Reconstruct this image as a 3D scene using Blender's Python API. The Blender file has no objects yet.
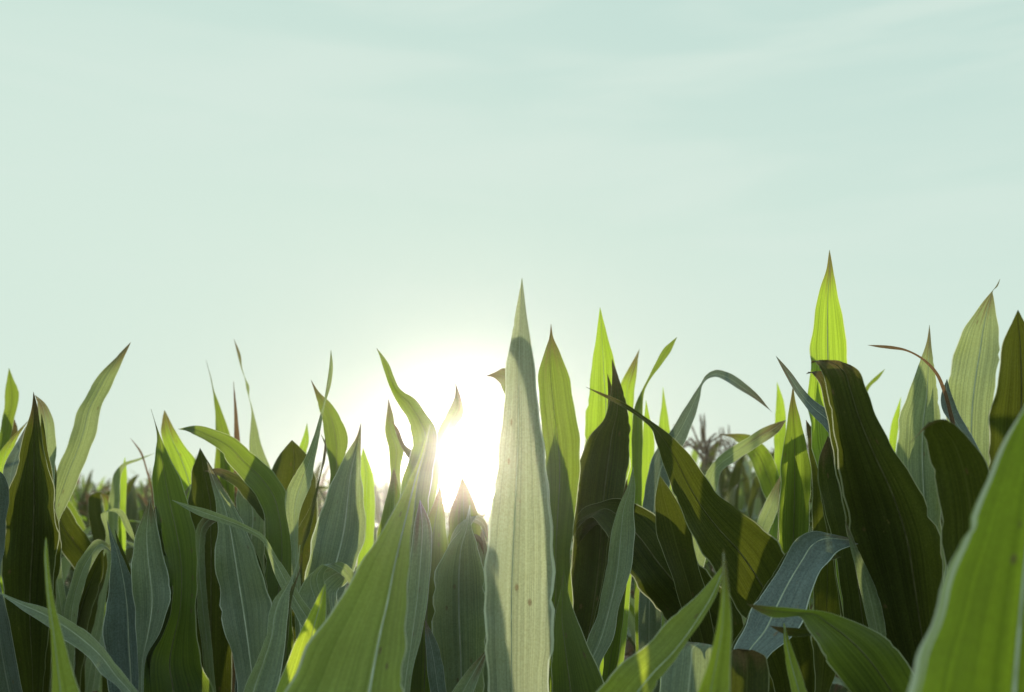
import bpy, math, random
from mathutils import Vector, Matrix

random.seed(7)
scn = bpy.context.scene
col = scn.collection

# ------------------------------------------------------------------ camera
W, H = 1024, 692
LENS = 35.0
FPX = W * LENS / 36.0
EYE = Vector((0.0, 0.0, 1.90))
PITCH = math.atan(154.0 / FPX)
FWD = Vector((0, math.cos(PITCH), math.sin(PITCH)))
RGT = Vector((1, 0, 0))
UP = Vector((0, -math.sin(PITCH), math.cos(PITCH)))

cam_data = bpy.data.cameras.new("camera")
cam = bpy.data.objects.new("camera", cam_data)
col.objects.link(cam)
cam.location = EYE
cam.rotation_euler = (math.pi / 2 + PITCH, 0, 0)
cam_data.lens = LENS
cam_data.sensor_width = 36.0
cam_data.clip_start = 0.02
cam_data.clip_end = 3000
cam_data.dof.use_dof = True
cam_data.dof.focus_distance = 1.35
cam_data.dof.aperture_fstop = 5.6
scn.camera = cam


def at(px, py, d):
    return EYE + d * (FWD + RGT * ((px - W / 2) / FPX) - UP * ((py - H / 2) / FPX))


SUN_DIR = (at(463, 452, 1.0) - EYE).normalized()
SUN_EL = math.asin(SUN_DIR.z)
SUN_AZ = math.atan2(SUN_DIR.x, SUN_DIR.y)


# ------------------------------------------------------------------ node helpers
def new_mat(name):
    m = bpy.data.materials.new(name)
    m.use_nodes = True
    nt = m.node_tree
    nt.nodes.clear()
    return m, nt


def N(nt, typ, **kw):
    n = nt.nodes.new(typ)
    for k, v in kw.items():
        if k == 'inp':
            for i, val in v.items():
                n.inputs[i].default_value = val
        else:
            setattr(n, k, v)
    return n


def L(nt, a, b):
    nt.links.new(a, b)


def math_node(nt, op, a, b=None, clamp=False):
    n = N(nt, 'ShaderNodeMath', operation=op, use_clamp=clamp)
    for i, v in enumerate((a, b)):
        if v is None:
            continue
        if isinstance(v, (int, float)):
            n.inputs[i].default_value = v
        else:
            L(nt, v, n.inputs[i])
    return n.outputs[0]


def mix_col(nt, fac, a, b, blend='MIX'):
    n = N(nt, 'ShaderNodeMix', data_type='RGBA', blend_type=blend)
    for idx, v in ((0, fac), (6, a), (7, b)):
        if isinstance(v, (int, float)):
            n.inputs[idx].default_value = v
        elif isinstance(v, tuple):
            n.inputs[idx].default_value = (*v, 1)
        else:
            L(nt, v, n.inputs[idx])
    return n.outputs[2]


def ramp(nt, fac, lo, hi):
    n = N(nt, 'ShaderNodeMapRange', interpolation_type='SMOOTHSTEP')
    L(nt, fac, n.inputs[0])
    n.inputs[1].default_value = lo
    n.inputs[2].default_value = hi
    return n.outputs[0]


# ------------------------------------------------------------------ materials
def leaf_material(name, deep, light, trans, tfac, rough, rib=(0.30, 0.36, 0.20), edge=(0.55, 0.62, 0.42),
                  spec=0.5, ribw=0.014, fuzz=0.0, edge0=0.474):
    m, nt = new_mat(name)
    uv = N(nt, 'ShaderNodeUVMap', uv_map='UVMap').outputs[0]
    sep = N(nt, 'ShaderNodeSeparateXYZ')
    L(nt, uv, sep.inputs[0])
    u, v = sep.outputs[0], sep.outputs[1]
    oi = N(nt, 'ShaderNodeObjectInfo').outputs['Random']
    off = math_node(nt, 'MULTIPLY', oi, 37.0)
    # fine parallel veins
    def streak(ku, kv, detail):
        c = N(nt, 'ShaderNodeCombineXYZ')
        L(nt, math_node(nt, 'MULTIPLY', u, ku), c.inputs[0])
        L(nt, math_node(nt, 'MULTIPLY', v, kv), c.inputs[1])
        L(nt, off, c.inputs[2])
        t = N(nt, 'ShaderNodeTexNoise')
        t.inputs['Scale'].default_value = 1.0
        t.inputs['Detail'].default_value = detail
        L(nt, c.outputs[0], t.inputs['Vector'])
        return t.outputs[0]
    fine = streak(70, 2.5, 1.0)
    broad = streak(9, 3.0, 2.0)
    blot = streak(4, 22.0, 4.0)
    medium = streak(28, 1.6, 2.0)
    f = math_node(nt, 'ADD', math_node(nt, 'MULTIPLY', ramp(nt, fine, 0.40, 0.60), 0.35),
                  math_node(nt, 'ADD', math_node(nt, 'MULTIPLY', ramp(nt, medium, 0.38, 0.62), 0.35),
                            math_node(nt, 'MULTIPLY', ramp(nt, broad, 0.3, 0.7), 0.30)))
    colr = mix_col(nt, f, deep, light)
    # whole-leaf variation
    hs = N(nt, 'ShaderNodeHueSaturation')
    L(nt, math_node(nt, 'ADD', math_node(nt, 'MULTIPLY', oi, 0.03), 0.485), hs.inputs['Hue'])
    L(nt, math_node(nt, 'ADD', math_node(nt, 'MULTIPLY', blot, 0.7), 0.62), hs.inputs['Value'])
    L(nt, colr, hs.inputs['Color'])
    colr = hs.outputs[0]
    # faint tan scuffs
    scuff = ramp(nt, streak(22, 60.0, 3.0), 0.70, 0.78)
    colr = mix_col(nt, math_node(nt, 'MULTIPLY', scuff, 0.55), colr, (0.28, 0.24, 0.10))
    # small dry lesions and, on some leaves, a browned tip
    vc = N(nt, 'ShaderNodeCombineXYZ')
    L(nt, math_node(nt, 'MULTIPLY', u, 7.0), vc.inputs[0])
    L(nt, math_node(nt, 'MULTIPLY', v, 45.0), vc.inputs[1])
    L(nt, off, vc.inputs[2])
    vo = N(nt, 'ShaderNodeTexVoronoi')
    vo.inputs['Scale'].default_value = 1.0
    L(nt, vc.outputs[0], vo.inputs['Vector'])
    csep = N(nt, 'ShaderNodeSeparateXYZ')
    L(nt, vo.outputs['Color'], csep.inputs[0])
    spot = math_node(nt, 'MULTIPLY', math_node(nt, 'SUBTRACT', 1.0, ramp(nt, vo.outputs['Distance'], 0.10, 0.24)),
                     math_node(nt, 'GREATER_THAN', csep.outputs[0], 0.90))
    uv2 = N(nt, 'ShaderNodeUVMap', uv_map='along').outputs[0]
    s2 = N(nt, 'ShaderNodeSeparateXYZ')
    L(nt, uv2, s2.inputs[0])
    tipn = math_node(nt, 'ADD', s2.outputs[1], math_node(nt, 'MULTIPLY', math_node(nt, 'SUBTRACT', broad, 0.5), 0.16))
    tipm = math_node(nt, 'MULTIPLY', ramp(nt, tipn, 0.90, 0.985), math_node(nt, 'GREATER_THAN', math_node(nt, 'FRACT', math_node(nt, 'MULTIPLY', oi, 7.3)), 0.35))
    dead = math_node(nt, 'MAXIMUM', math_node(nt, 'MULTIPLY', spot, 0.7), math_node(nt, 'MULTIPLY', tipm, 0.85))
    colr = mix_col(nt, dead, colr, (0.17, 0.12, 0.06))
    # fine mottling of the skin
    mot = N(nt, 'ShaderNodeTexNoise')
    mot.inputs['Scale'].default_value = 420.0
    mot.inputs['Detail'].default_value = 2.0
    gen = N(nt, 'ShaderNodeTexCoord').outputs['Object']
    L(nt, gen, mot.inputs['Vector'])
    colr = mix_col(nt, 0.55, colr, mix_col(nt, ramp(nt, mot.outputs[0], 0.3, 0.7), (0.55, 0.55, 0.55), (1.5, 1.5, 1.5)), 'MULTIPLY')
    # midrib, and margins with backlit rim light put into their colour
    du = math_node(nt, 'ABSOLUTE', math_node(nt, 'SUBTRACT', u, 0.5))
    ribm = math_node(nt, 'SUBTRACT', 1.0, ramp(nt, du, ribw * 0.5, ribw * 1.5))
    vary = N(nt, 'ShaderNodeTexNoise', noise_dimensions='1D')
    vary.inputs['Scale'].default_value = 9.0
    L(nt, math_node(nt, 'ADD', math_node(nt, 'MULTIPLY', u, 3.0), math_node(nt, 'ADD', v, off)), vary.inputs['W'])
    edgem = math_node(nt, 'MULTIPLY', ramp(nt, du, edge0, edge0 + 0.016), ramp(nt, vary.outputs[0], 0.22, 0.50))
    colr = mix_col(nt, math_node(nt, 'MULTIPLY', ribm, 0.7), colr, rib)
    colr = mix_col(nt, math_node(nt, 'MULTIPLY', edgem, 0.8), colr, edge)
    tcol = mix_col(nt, f, tuple(c * 0.55 for c in trans), tuple(min(c * 1.08, .85) for c in trans))
    tcol = mix_col(nt, math_node(nt, 'MULTIPLY', ribm, 0.25), tcol, tuple(c * 0.5 for c in trans))
    tcol = mix_col(nt, dead, tcol, (0.16, 0.10, 0.04))
    tcol = mix_col(nt, math_node(nt, 'MULTIPLY', edgem, 0.9), tcol, (0.75, 0.80, 0.55))
    bump = N(nt, 'ShaderNodeBump')
    bump.inputs['Strength'].default_value = 0.5
    bump.inputs['Distance'].default_value = 0.0015
    L(nt, math_node(nt, 'ADD', fine, math_node(nt, 'ADD', medium, math_node(nt, 'MULTIPLY', broad, 1.2))), bump.inputs['Height'])
    p = N(nt, 'ShaderNodeBsdfPrincipled')
    L(nt, colr, p.inputs['Base Color'])
    L(nt, math_node(nt, 'ADD', math_node(nt, 'MULTIPLY', blot, 0.18), rough - 0.09), p.inputs['Roughness'])
    p.inputs['Specular IOR Level'].default_value = spec
    if fuzz:
        p.inputs['Sheen Weight'].default_value = fuzz
        p.inputs['Sheen Roughness'].default_value = 0.45
        p.inputs['Sheen Tint'].default_value = (0.85, 0.97, 1.0, 1)
    L(nt, bump.outputs[0], p.inputs['Normal'])
    t = N(nt, 'ShaderNodeBsdfTranslucent')
    L(nt, tcol, t.inputs['Color'])
    mx = N(nt, 'ShaderNodeMixShader')
    mx.inputs[0].default_value = tfac
    L(nt, p.outputs[0], mx.inputs[1])
    L(nt, t.outputs[0], mx.inputs[2])
    out = N(nt, 'ShaderNodeOutputMaterial')
    L(nt, mx.outputs[0], out.inputs[0])
    return m


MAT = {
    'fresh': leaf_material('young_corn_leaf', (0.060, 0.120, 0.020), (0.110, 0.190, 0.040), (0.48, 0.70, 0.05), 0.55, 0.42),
    'bright': leaf_material('lit_bright_corn_leaf', (0.140, 0.215, 0.035), (0.260, 0.340, 0.100), (0.64, 0.80, 0.05), 0.54, 0.42, spec=0.35, edge=(0.70, 0.78, 0.62)),  # brightness of light on near leaves put into the colour
    'fringe': leaf_material('rim_lit_corn_leaf', (0.100, 0.190, 0.004), (0.210, 0.320, 0.020), (0.56, 0.74, 0.012), 0.50, 0.45, spec=0.3, edge=(0.70, 0.80, 0.66), edge0=0.435),  # lit fringe and brightness of the nearest leaf put into the colour
    'pale': leaf_material('glare_pale_corn_leaf', (0.130, 0.180, 0.140), (0.240, 0.290, 0.230), (0.56, 0.62, 0.32), 0.40, 0.36, fuzz=0.4, edge=(0.72, 0.80, 0.66), edge0=0.455),  # sun glare over the leaf put into the paler colour
    'green': leaf_material('corn_leaf', (0.036, 0.066, 0.017), (0.068, 0.106, 0.033), (0.34, 0.47, 0.04), 0.42, 0.42, fuzz=0.10),
    'dark': leaf_material('shade_dark_corn_leaf', (0.035, 0.048, 0.011), (0.066, 0.086, 0.021), (0.14, 0.165, 0.015), 0.30, 0.50, spec=0.3, rib=(0.15, 0.16, 0.06), edge=(0.30, 0.32, 0.17)),  # shade of unlit leaves put into the colour, with less translucency
    'waxy': leaf_material('sky_sheen_waxy_leaf', (0.110, 0.166, 0.118), (0.198, 0.262, 0.188), (0.46, 0.56, 0.17), 0.38, 0.36, fuzz=0.35, rib=(0.48, 0.55, 0.42), edge=(0.72, 0.80, 0.68), ribw=0.018),  # waxy skin, with pale sky sheen put into the colour
    'blue': leaf_material('sky_blued_corn_leaf', (0.085, 0.130, 0.135), (0.150, 0.200, 0.200), (0.22, 0.28, 0.12), 0.22, 0.36, fuzz=0.30, rib=(0.42, 0.50, 0.46), edge=(0.66, 0.76, 0.70), ribw=0.018),  # bluish sky reflection put into the colour
    'dry': leaf_material('withered_corn_leaf', (0.10, 0.060, 0.030), (0.19, 0.12, 0.065), (0.30, 0.17, 0.07), 0.30, 0.6),
}


def plain_mat(name, c1, c2, rough=0.6, scale=30.0, trans=None):
    m, nt = new_mat(name)
    g = N(nt, 'ShaderNodeTexCoord')
    t = N(nt, 'ShaderNodeTexNoise')
    t.inputs['Scale'].default_value = scale
    t.inputs['Detail'].default_value = 4
    L(nt, g.outputs['Object'], t.inputs['Vector'])
    c = mix_col(nt, ramp(nt, t.outputs[0], 0.35, 0.65), c1, c2)
    p = N(nt, 'ShaderNodeBsdfPrincipled')
    p.inputs['Roughness'].default_value = rough
    L(nt, c, p.inputs['Base Color'])
    b = N(nt, 'ShaderNodeBump')
    b.inputs['Strength'].default_value = 0.4
    b.inputs['Distance'].default_value = 0.01
    L(nt, t.outputs[0], b.inputs['Height'])
    L(nt, b.outputs[0], p.inputs['Normal'])
    out = N(nt, 'ShaderNodeOutputMaterial')
    L(nt, p.outputs[0], out.inputs[0])
    return m


STALK = plain_mat('stalk', (0.06, 0.085, 0.03), (0.13, 0.15, 0.06), 0.5, 40)
RIB_DARK = plain_mat('shaded_midrib', (0.10, 0.105, 0.040), (0.16, 0.165, 0.075), 0.5, 60)  # darker copy of the midrib, shade put into the colour
RIB = plain_mat('midrib', (0.34, 0.40, 0.28), (0.48, 0.55, 0.42), 0.5, 60)
TASSEL = plain_mat('tassel', (0.13, 0.085, 0.06), (0.24, 0.17, 0.09), 0.7, 60)
SOIL = plain_mat('soil', (0.045, 0.030, 0.020), (0.10, 0.070, 0.045), 0.9, 6)


# ------------------------------------------------------------------ mesh helpers
def obj(name, me, parent=None, loc=None):
    o = bpy.data.objects.new(name, me)
    col.objects.link(o)
    if parent is not None:
        o.parent = parent
    if loc is not None:
        o.location = loc
    return o


def mesh(name, verts, faces, mat, uvs=None, smooth=True):
    me = bpy.data.meshes.new(name)
    me.from_pydata([tuple(v) for v in verts], [], faces)
    if uvs is not None:
        lay = me.uv_layers.new(name='UVMap')
        for lp in me.loops:
            lay.data[lp.index].uv = uvs[lp.vertex_index]
        la = me.uv_layers.new(name='along')
        top = max(q[1] for q in uvs) or 1.0
        for lp in me.loops:
            q = uvs[lp.vertex_index]
            la.data[lp.index].uv = (q[0], q[1] / top if name == 'leaf' else 0.4)
    me.materials.append(mat)
    if smooth:
        me.polygons.foreach_set('use_smooth', [True] * len(me.polygons))
    me.update()
    return me


def tube(points, radii, mat, name, seg=8):
    verts, faces = [], []
    n = len(points)
    for i, p in enumerate(points):
        a = points[max(i - 1, 0)]
        b = points[min(i + 1, n - 1)]
        t = (b - a).normalized()
        ref = Vector((1, 0, 0)) if abs(t.x) < 0.8 else Vector((0, 0, 1))
        s = t.cross(ref).normalized()
        q = t.cross(s).normalized()
        for k in range(seg):
            an = 2 * math.pi * k / seg
            verts.append(p + (s * math.cos(an) + q * math.sin(an)) * radii[i])
    for i in range(n - 1):
        for k in range(seg):
            k2 = (k + 1) % seg
            faces.append((i * seg + k, i * seg + k2, (i + 1) * seg + k2, (i + 1) * seg + k))
    faces.append(tuple(range(seg))[::-1])
    faces.append(tuple((n - 1) * seg + k for k in range(seg)))
    return mesh(name, verts, faces, mat)


def hermite_path(pts, sub):
    """pts: list of tuples of Vectors (several channels); chord-length cubic through all of them."""
    n = len(pts)
    key = [sum(p, Vector((0, 0, 0))) / len(p) for p in pts]
    t = [0.0]
    for i in range(1, n):
        t.append(t[-1] + max((key[i] - key[i - 1]).length, 1e-4))
    ch = len(pts[0])
    tang = []
    for i in range(n):
        row = []
        for c in range(ch):
            if i == 0:
                m = (pts[1][c] - pts[0][c]) / (t[1] - t[0])
            elif i == n - 1:
                m = (pts[-1][c] - pts[-2][c]) / (t[-1] - t[-2])
            else:
                h0, h1 = t[i] - t[i - 1], t[i + 1] - t[i]
                d0 = (pts[i][c] - pts[i - 1][c]) / h0
                d1 = (pts[i + 1][c] - pts[i][c]) / h1
                m = (d0 * h1 + d1 * h0) / (h0 + h1)
            row.append(m)
        tang.append(row)
    out = []
    for i in range(n - 1):
        h = t[i + 1] - t[i]
        for k in range(sub):
            s = k / sub
            a = 2 * s ** 3 - 3 * s ** 2 + 1
            b = s ** 3 - 2 * s ** 2 + s
            c_ = -2 * s ** 3 + 3 * s ** 2
            d = s ** 3 - s ** 2
            out.append(tuple(pts[i][c] * a + tang[i][c] * (b * h) + pts[i + 1][c] * c_ + tang[i + 1][c] * (d * h)
                             for c in range(ch)))
    out.append(pts[-1])
    return out


def ribbon(sections, mat, name, vfold, toward, across=10, ripple=0.05, rng=random, midu=0.5, origin=Vector((0, 0, 0))):
    """sections: (left point, right point) from base to tip. Returns the blade mesh and its midrib path."""
    verts, faces, uvs, mids = [], [], [], []
    s = 0.0
    ph1, ph2 = rng.uniform(0, 6.28), rng.uniform(0, 6.28)
    k1, k2 = 2 * math.pi / rng.uniform(0.07, 0.11), 2 * math.pi / rng.uniform(0.10, 0.16)
    prev = None
    nn = len(sections)
    for i, (a, b) in enumerate(sections):
        c = (a + b) / 2
        if prev is not None:
            s += (c - prev).length
        prev = c
        w = (b - a).length
        j0, j1 = max(i - 1, 0), min(i + 1, nn - 1)
        tan = ((sections[j1][0] + sections[j1][1]) - (sections[j0][0] + sections[j0][1]))
        nrm = tan.cross(b - a)
        if nrm.length < 1e-9:
            nrm = toward.copy()
        nrm.normalize()
        if nrm.dot(toward) < 0:
            nrm.negate()
        # blend with the reference direction so that the fold never flips over
        nrm = (nrm + toward * 0.7).normalized()
        jit = 0.012 * math.sin(s * 140 + ph2) + 0.010 * math.sin(s * 83 + ph1)
        nick = [rng.uniform(0.01, 0.05) if rng.random() < 0.06 else rng.uniform(0, 0.006) for _ in (0, 1)]
        for k in range(across + 1):
            u = k / across
            um = u
            # the midrib sits at fraction midu of the width
            uu = u * 2 * midu if u < 0.5 else midu + (u - 0.5) * 2 * (1 - midu)
            e = abs(2 * u - 1)
            off = -vfold * w * (1 - e ** 1.35)
            off += ripple * w * e ** 2.2 * (math.sin(k1 * s + ph1) if u < 0.5 else math.sin(k2 * s + ph2))
            p = a.lerp(b, uu + (jit * e ** 3 * (-1 if u < .5 else 1)) + (nick[0] if k == 0 else -nick[1] if k == across else 0)) + nrm * off
            verts.append(p - origin)
            uvs.append((um, s))
        mids.append((a.lerp(b, midu) + nrm * (-vfold * w), w, nrm))
    m = across + 1
    for i in range(nn - 1):
        for k in range(across):
            faces.append((i * m + k, i * m + k + 1, (i + 1) * m + k + 1, (i + 1) * m + k))
    return mesh(name, verts, faces, mat, uvs), mids


def midrib_mesh(mids, origin, mat=None, name='midrib'):
    pts, rad = [], []
    for p, w, nrm in mids:
        pts.append(p - origin)
        rad.append(max(0.0003, min(0.0012, w * 0.011)))
    keep = [0]
    for i in range(1, len(pts)):
        if (pts[i] - pts[keep[-1]]).length > 0.004:
            keep.append(i)
    if len(keep) < 3:
        return None
    return tube([pts[i] for i in keep], [rad[i] for i in keep], mat or RIB, name, 6)


def stalk_mesh(top, seg_len=0.17, r0=0.014, r1=0.008, lean=Vector((0, 0, 0))):
    pts, rad = [], []
    z = 0.0
    while z < top:
        f = z / top
        r = r0 + (r1 - r0) * f
        for dz, k in ((0, 1.22), (0.012, 1.28), (0.024, 1.0), (seg_len * 0.6, 0.94)):
            if z + dz < top:
                pts.append(lean * (f + dz / top) + Vector((0, 0, z + dz)))
                rad.append(r * k)
        z += seg_len
    pts.append(lean + Vector((0, 0, top)))
    rad.append(r1 * 0.7)
    return tube(pts, rad, STALK, 'stalk', 10)


# ------------------------------------------------------------------ foreground plants
# every leaf: (material, depth at base, depth at tip, options, stations from base to tip)
#   a station is left x, left y, right x, right y; the tip is one point
PLANTS = []


def plant(label, sx, sd, *leaves):
    PLANTS.append((label, sx, sd, leaves))


def lf(mat, d0, d1, st, v=0.10, skew=0.0, mid=0.5, rip=0.075, rib=True, shade_len=0.0):
    return (mat, d0, d1, st, v, skew, mid, rip, rib, shade_len, int(sum(sum(q) for q in st)))


def shade_leaf(leaf):
    """added leaf, shorter and close behind, that shades the blade from the sun"""
    mat, d0, d1, st, v, skew, mid, rip, rib, shade_len, seed = leaf
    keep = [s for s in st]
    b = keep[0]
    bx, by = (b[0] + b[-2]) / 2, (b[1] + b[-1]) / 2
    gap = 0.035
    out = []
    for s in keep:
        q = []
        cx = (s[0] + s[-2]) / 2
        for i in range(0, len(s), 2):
            x = bx + (cx + (s[i] - cx) * 0.88 - bx) * shade_len
            y = by + (s[i + 1] - by) * shade_len
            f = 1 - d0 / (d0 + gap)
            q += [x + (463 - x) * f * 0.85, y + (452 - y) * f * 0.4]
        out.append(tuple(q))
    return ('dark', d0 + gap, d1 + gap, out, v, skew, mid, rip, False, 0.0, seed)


plant("corn plant with broad dark upright leaf and bright sliver behind its tip, leftmost", 34, 1.62,
      lf('dark', 1.55, 1.42, [(24,705,42,705),(17,668,46,660),(8,632,50,622),(3,590,54,580),(2,550,58,540),(6,508,56,508),(12,480,51,480),(20,450,45,450),(27,425,40,425),(32,405,37,405),(33.5,392)], mid=.52, v=.08, shade_len=0.93),
      lf('waxy', 1.66, 1.74, [(30,540,52,530),(32,500,54,490),(32,468,55,468),(36,435,56,435),(37,415,52,415),(37,402,44,402),(35,395)], skew=.4, shade_len=0.62),
      lf('blue', 1.75, 1.80, [(2,540,18,530),(0,502,16,492),(3,470,21,462),(12,450,28,440),(20,435,31,427),(33,416)], skew=-.4),
      lf('blue', 1.45, 1.40, [(-14,600,2,562),(-14,522,6,522),(-10,492,9,488),(-6,478,3,474),(-4,468)]),
      lf('waxy', 1.72, 1.80, [(60,640,74,640),(50,575,62,570),(45,525,60,520),(50,492,72,495),(57,470,82,470),(66,448,91,448),(72,430,97,430),(78,410,101,410),(88,392,109,392),(98,376,115,378),(112,361,122,362),(131,342)], skew=.5, v=.13),
      )
plant("corn plant with short upright leaf tip behind the leftmost broad dark leaf", 2, 2.15,
      lf('green', 2.2, 2.2, [(-4,480,8,480),(-2,445,10,440),(1,425,14,420),(4,405,19,395),(6,385,14,380),(9,368)], skew=.4, shade_len=0.60),
      lf('fresh', 1.95, 2.0, [(-12,520,8,500),(-6,474,9,464),(0,452,16,442),(14,435,23,429),(29,420)]),
      )
plant("corn plant with dark hollow leaf and arching blade drooping beside broad dark leaf", 70, 1.78,
      lf('dark', 1.78, 1.70, [(50,690,80,700),(52,652,84,652),(61,614,92,614),(70,592,97,595),(85,572,103,570),(95,557,104,557),(102,546)], v=.16, shade_len=0.95),
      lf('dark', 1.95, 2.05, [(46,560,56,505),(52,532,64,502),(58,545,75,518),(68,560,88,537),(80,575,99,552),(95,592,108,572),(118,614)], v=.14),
      lf('waxy', 1.62, 1.66, [(62,660,74,660),(68,592,82,592),(82,556,94,562),(98,539,105,549),(110,546,113,556),(117,568)], v=.14),
      lf('waxy', 1.9, 1.95, [(96,600,106,600),(100,570,110,570),(103,555,111,553),(106,535,110,536),(103,512,110,509),(115,512,120,509),(126,530,130,524),(137,545)], v=.1, rib=False),
      )
plant("near corn plant with thin bright vertical blade and pale blade crossing towards broad dark leaf", 98, 0.98,
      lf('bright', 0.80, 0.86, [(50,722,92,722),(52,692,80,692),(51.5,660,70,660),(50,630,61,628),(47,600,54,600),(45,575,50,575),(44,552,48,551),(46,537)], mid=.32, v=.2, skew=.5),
      lf('waxy', 1.02, 1.20, [(132,718,154,712),(120,690,137,690),(104,676,126,676),(88,658,110,655),(68,642,92,637),(48,627,68,619),(30,615,46,608),(14,604,22,601),(0,594,1,592.5),(-8,588)], v=.14, skew=-.3),
      )
plant("corn plant with twisted leaf striped by yellow sunlight, between pale leaf and blue leaf", 165, 1.48,
      lf('blue', 1.50, 1.50, [(116,720,140,720),(108,682,144,690),(103,642,143,645),(106,605,139,605),(110,575,130,575),(111,550,120,550),(109,535,113,535),(107,520)], mid=.62, v=.08, shade_len=0.95),
      lf('waxy', 1.46, 1.52, [(138,695,144,692),(138,662,146,657),(136,630,159,634),(133,600,170,603),(131,575,170,585),(132,557,164,556),(136,535,158,532),(141,520,155,515),(150,500)], v=.13, shade_len=0.97),
      lf('dark', 1.72, 1.74, [(190,690,232,690),(186,600,234,600),(186,540,232,540),(188,500,228,500),(192,472,214,472),(200,448)], v=.1),  # added leaf, blocks sun from the green leaf in front
      lf('green', 1.50, 1.58, [(140,720,222,720),(141,690,215,692),(142,660,203,665),(152,640,198,640),(164,615,196,612),(167,580,197,580),(163,555,198,555),(158,530,195,530),(154,505,188,505),(152,480,181,480),(155,455,170,458),(157,438,162,440),(155,424,156,424),(151,409)], v=.16, mid=.45, skew=.3, shade_len=0.80),
      )
plant("distant corn plant with withered bent tip, in gap beside sunlit striped leaf", 116, 2.45,
      lf('dark', 2.4, 2.4, [(96,560,112,555),(90,525,104,520),(88,505,101,502),(90,496,101,494),(96,492.5,103,492.5)], v=.1, rib=False),
      lf('green', 2.5, 2.5, [(110,560,124,560),(106,525,121,530),(104,505,119,512),(101,496,112,497),(100,492.5)], v=.1, rib=False),
      lf('waxy', 2.45, 2.45, [(108,530,118,530),(110,492,120,490),(115,472,121,475),(122,464,125,467),(138,458.5,139,460.5),(155,453)], v=.1, rib=False),
      lf('dry', 2.45, 2.45, [(143.6,462,145,461),(140,453,141.8,452),(134,443.5,135,443),(130,438)], v=.05, rib=False),
      lf('fresh', 2.5, 2.5, [(118,545,126,545),(120,500,126,500),(121,472,127,472),(125,457)], rib=False),
      )
plant("corn plant with pointed sunlit tip and two slender spikes behind arching leaf", 206, 2.1,
      lf('fresh', 2.0, 2.05, [(172,540,206,530),(172,485,206,482),(166,456,196,460),(161,432,181,440),(162,420,172,424),(164.5,410)], v=.14, shade_len=0.62),
      lf('green', 2.2, 2.2, [(214,540,244,535),(214,475,238,472),(215.5,432,230,434),(214.5,406,220,406),(212.6,390,214,390),(210,376,210.8,376),(206,360)], v=.14, shade_len=0.72),
      lf('dry', 2.15, 2.15, [(234,480,242,480),(234,440,240,440),(234,410,237,410),(233.5,381)], rib=False),
      )
plant("distant corn plant with two small pale leaves arching over, left of broad pale matt leaf", 212, 2.0,
      lf('waxy', 1.9, 1.9, [(206,545,216,545),(204,505,215,500),(196,485,207,477),(186,489,196,479),(180.5,505,186,497),(181,512)], v=.12, rib=False),
      lf('waxy', 1.85, 1.88, [(208,570,218,570),(205,522,216,517),(197,505,208,496),(186,507,196,497),(181,521,186,514),(183,528)], v=.12, rib=False),
      lf('waxy', 1.66, 1.70, [(202,650,212,650),(196,596,207,596),(194,550,205,552),(201,520,209,527),(213,512,217,521),(226,522)], v=.14),
      lf('blue', 1.95, 1.95, [(196,640,206,640),(190,590,206,590),(192,560,206,555),(186,535,200,525),(178,520)], v=.12, rib=False),
      )
plant("corn plant with broad pale matt leaf hanging over the dark gap, below arching leaf", 244, 1.66,
      lf('waxy', 1.45, 1.58, [(242,722,276,722),(237,685,272,680),(229,645,270,640),(221,612,270,610),(216,580,266,584),(216,550,256,552),(217,520,244,525),(215,498,232,502),(211,482,221,485),(207,462)], mid=.42, v=.08, shade_len=0.97),
      lf('waxy', 1.75, 1.85, [(240,600,262,600),(236,545,266,545),(236,510,267,508),(238,490,253,490),(241,471)], v=.09, shade_len=0.95),
      lf('waxy', 1.85, 1.9, [(206,700,214,700),(206,660,211,658),(199,635,214,638),(203,608,220,612),(212,590,222,590),(221,574)], v=.1),
      lf('blue', 1.82, 1.9, [(232,585,238,590),(224,605,232,612),(213,635,229,640),(208,660,228,665),(216,688)], v=.12),
      )
plant("near corn plant with large glowing green leaf pointing at the sun", 318, 0.92,
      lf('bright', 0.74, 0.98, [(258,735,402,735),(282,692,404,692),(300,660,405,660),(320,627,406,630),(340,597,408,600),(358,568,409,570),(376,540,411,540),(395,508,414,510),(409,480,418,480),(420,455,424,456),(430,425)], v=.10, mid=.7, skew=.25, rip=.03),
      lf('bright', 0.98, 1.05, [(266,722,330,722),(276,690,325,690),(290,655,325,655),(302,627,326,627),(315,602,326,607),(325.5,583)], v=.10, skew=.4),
      lf('waxy', 1.10, 1.2, [(236,722,275,722),(243,692,277,692),(256,662,283,662),(266,635,286,638),(269,612,288,615),(275,598,289,600),(284,587,291,588),(291,577,294,577),(297,562,298.6,562),(300,545)], v=.22, mid=.3, shade_len=0.95),
      )
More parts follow.
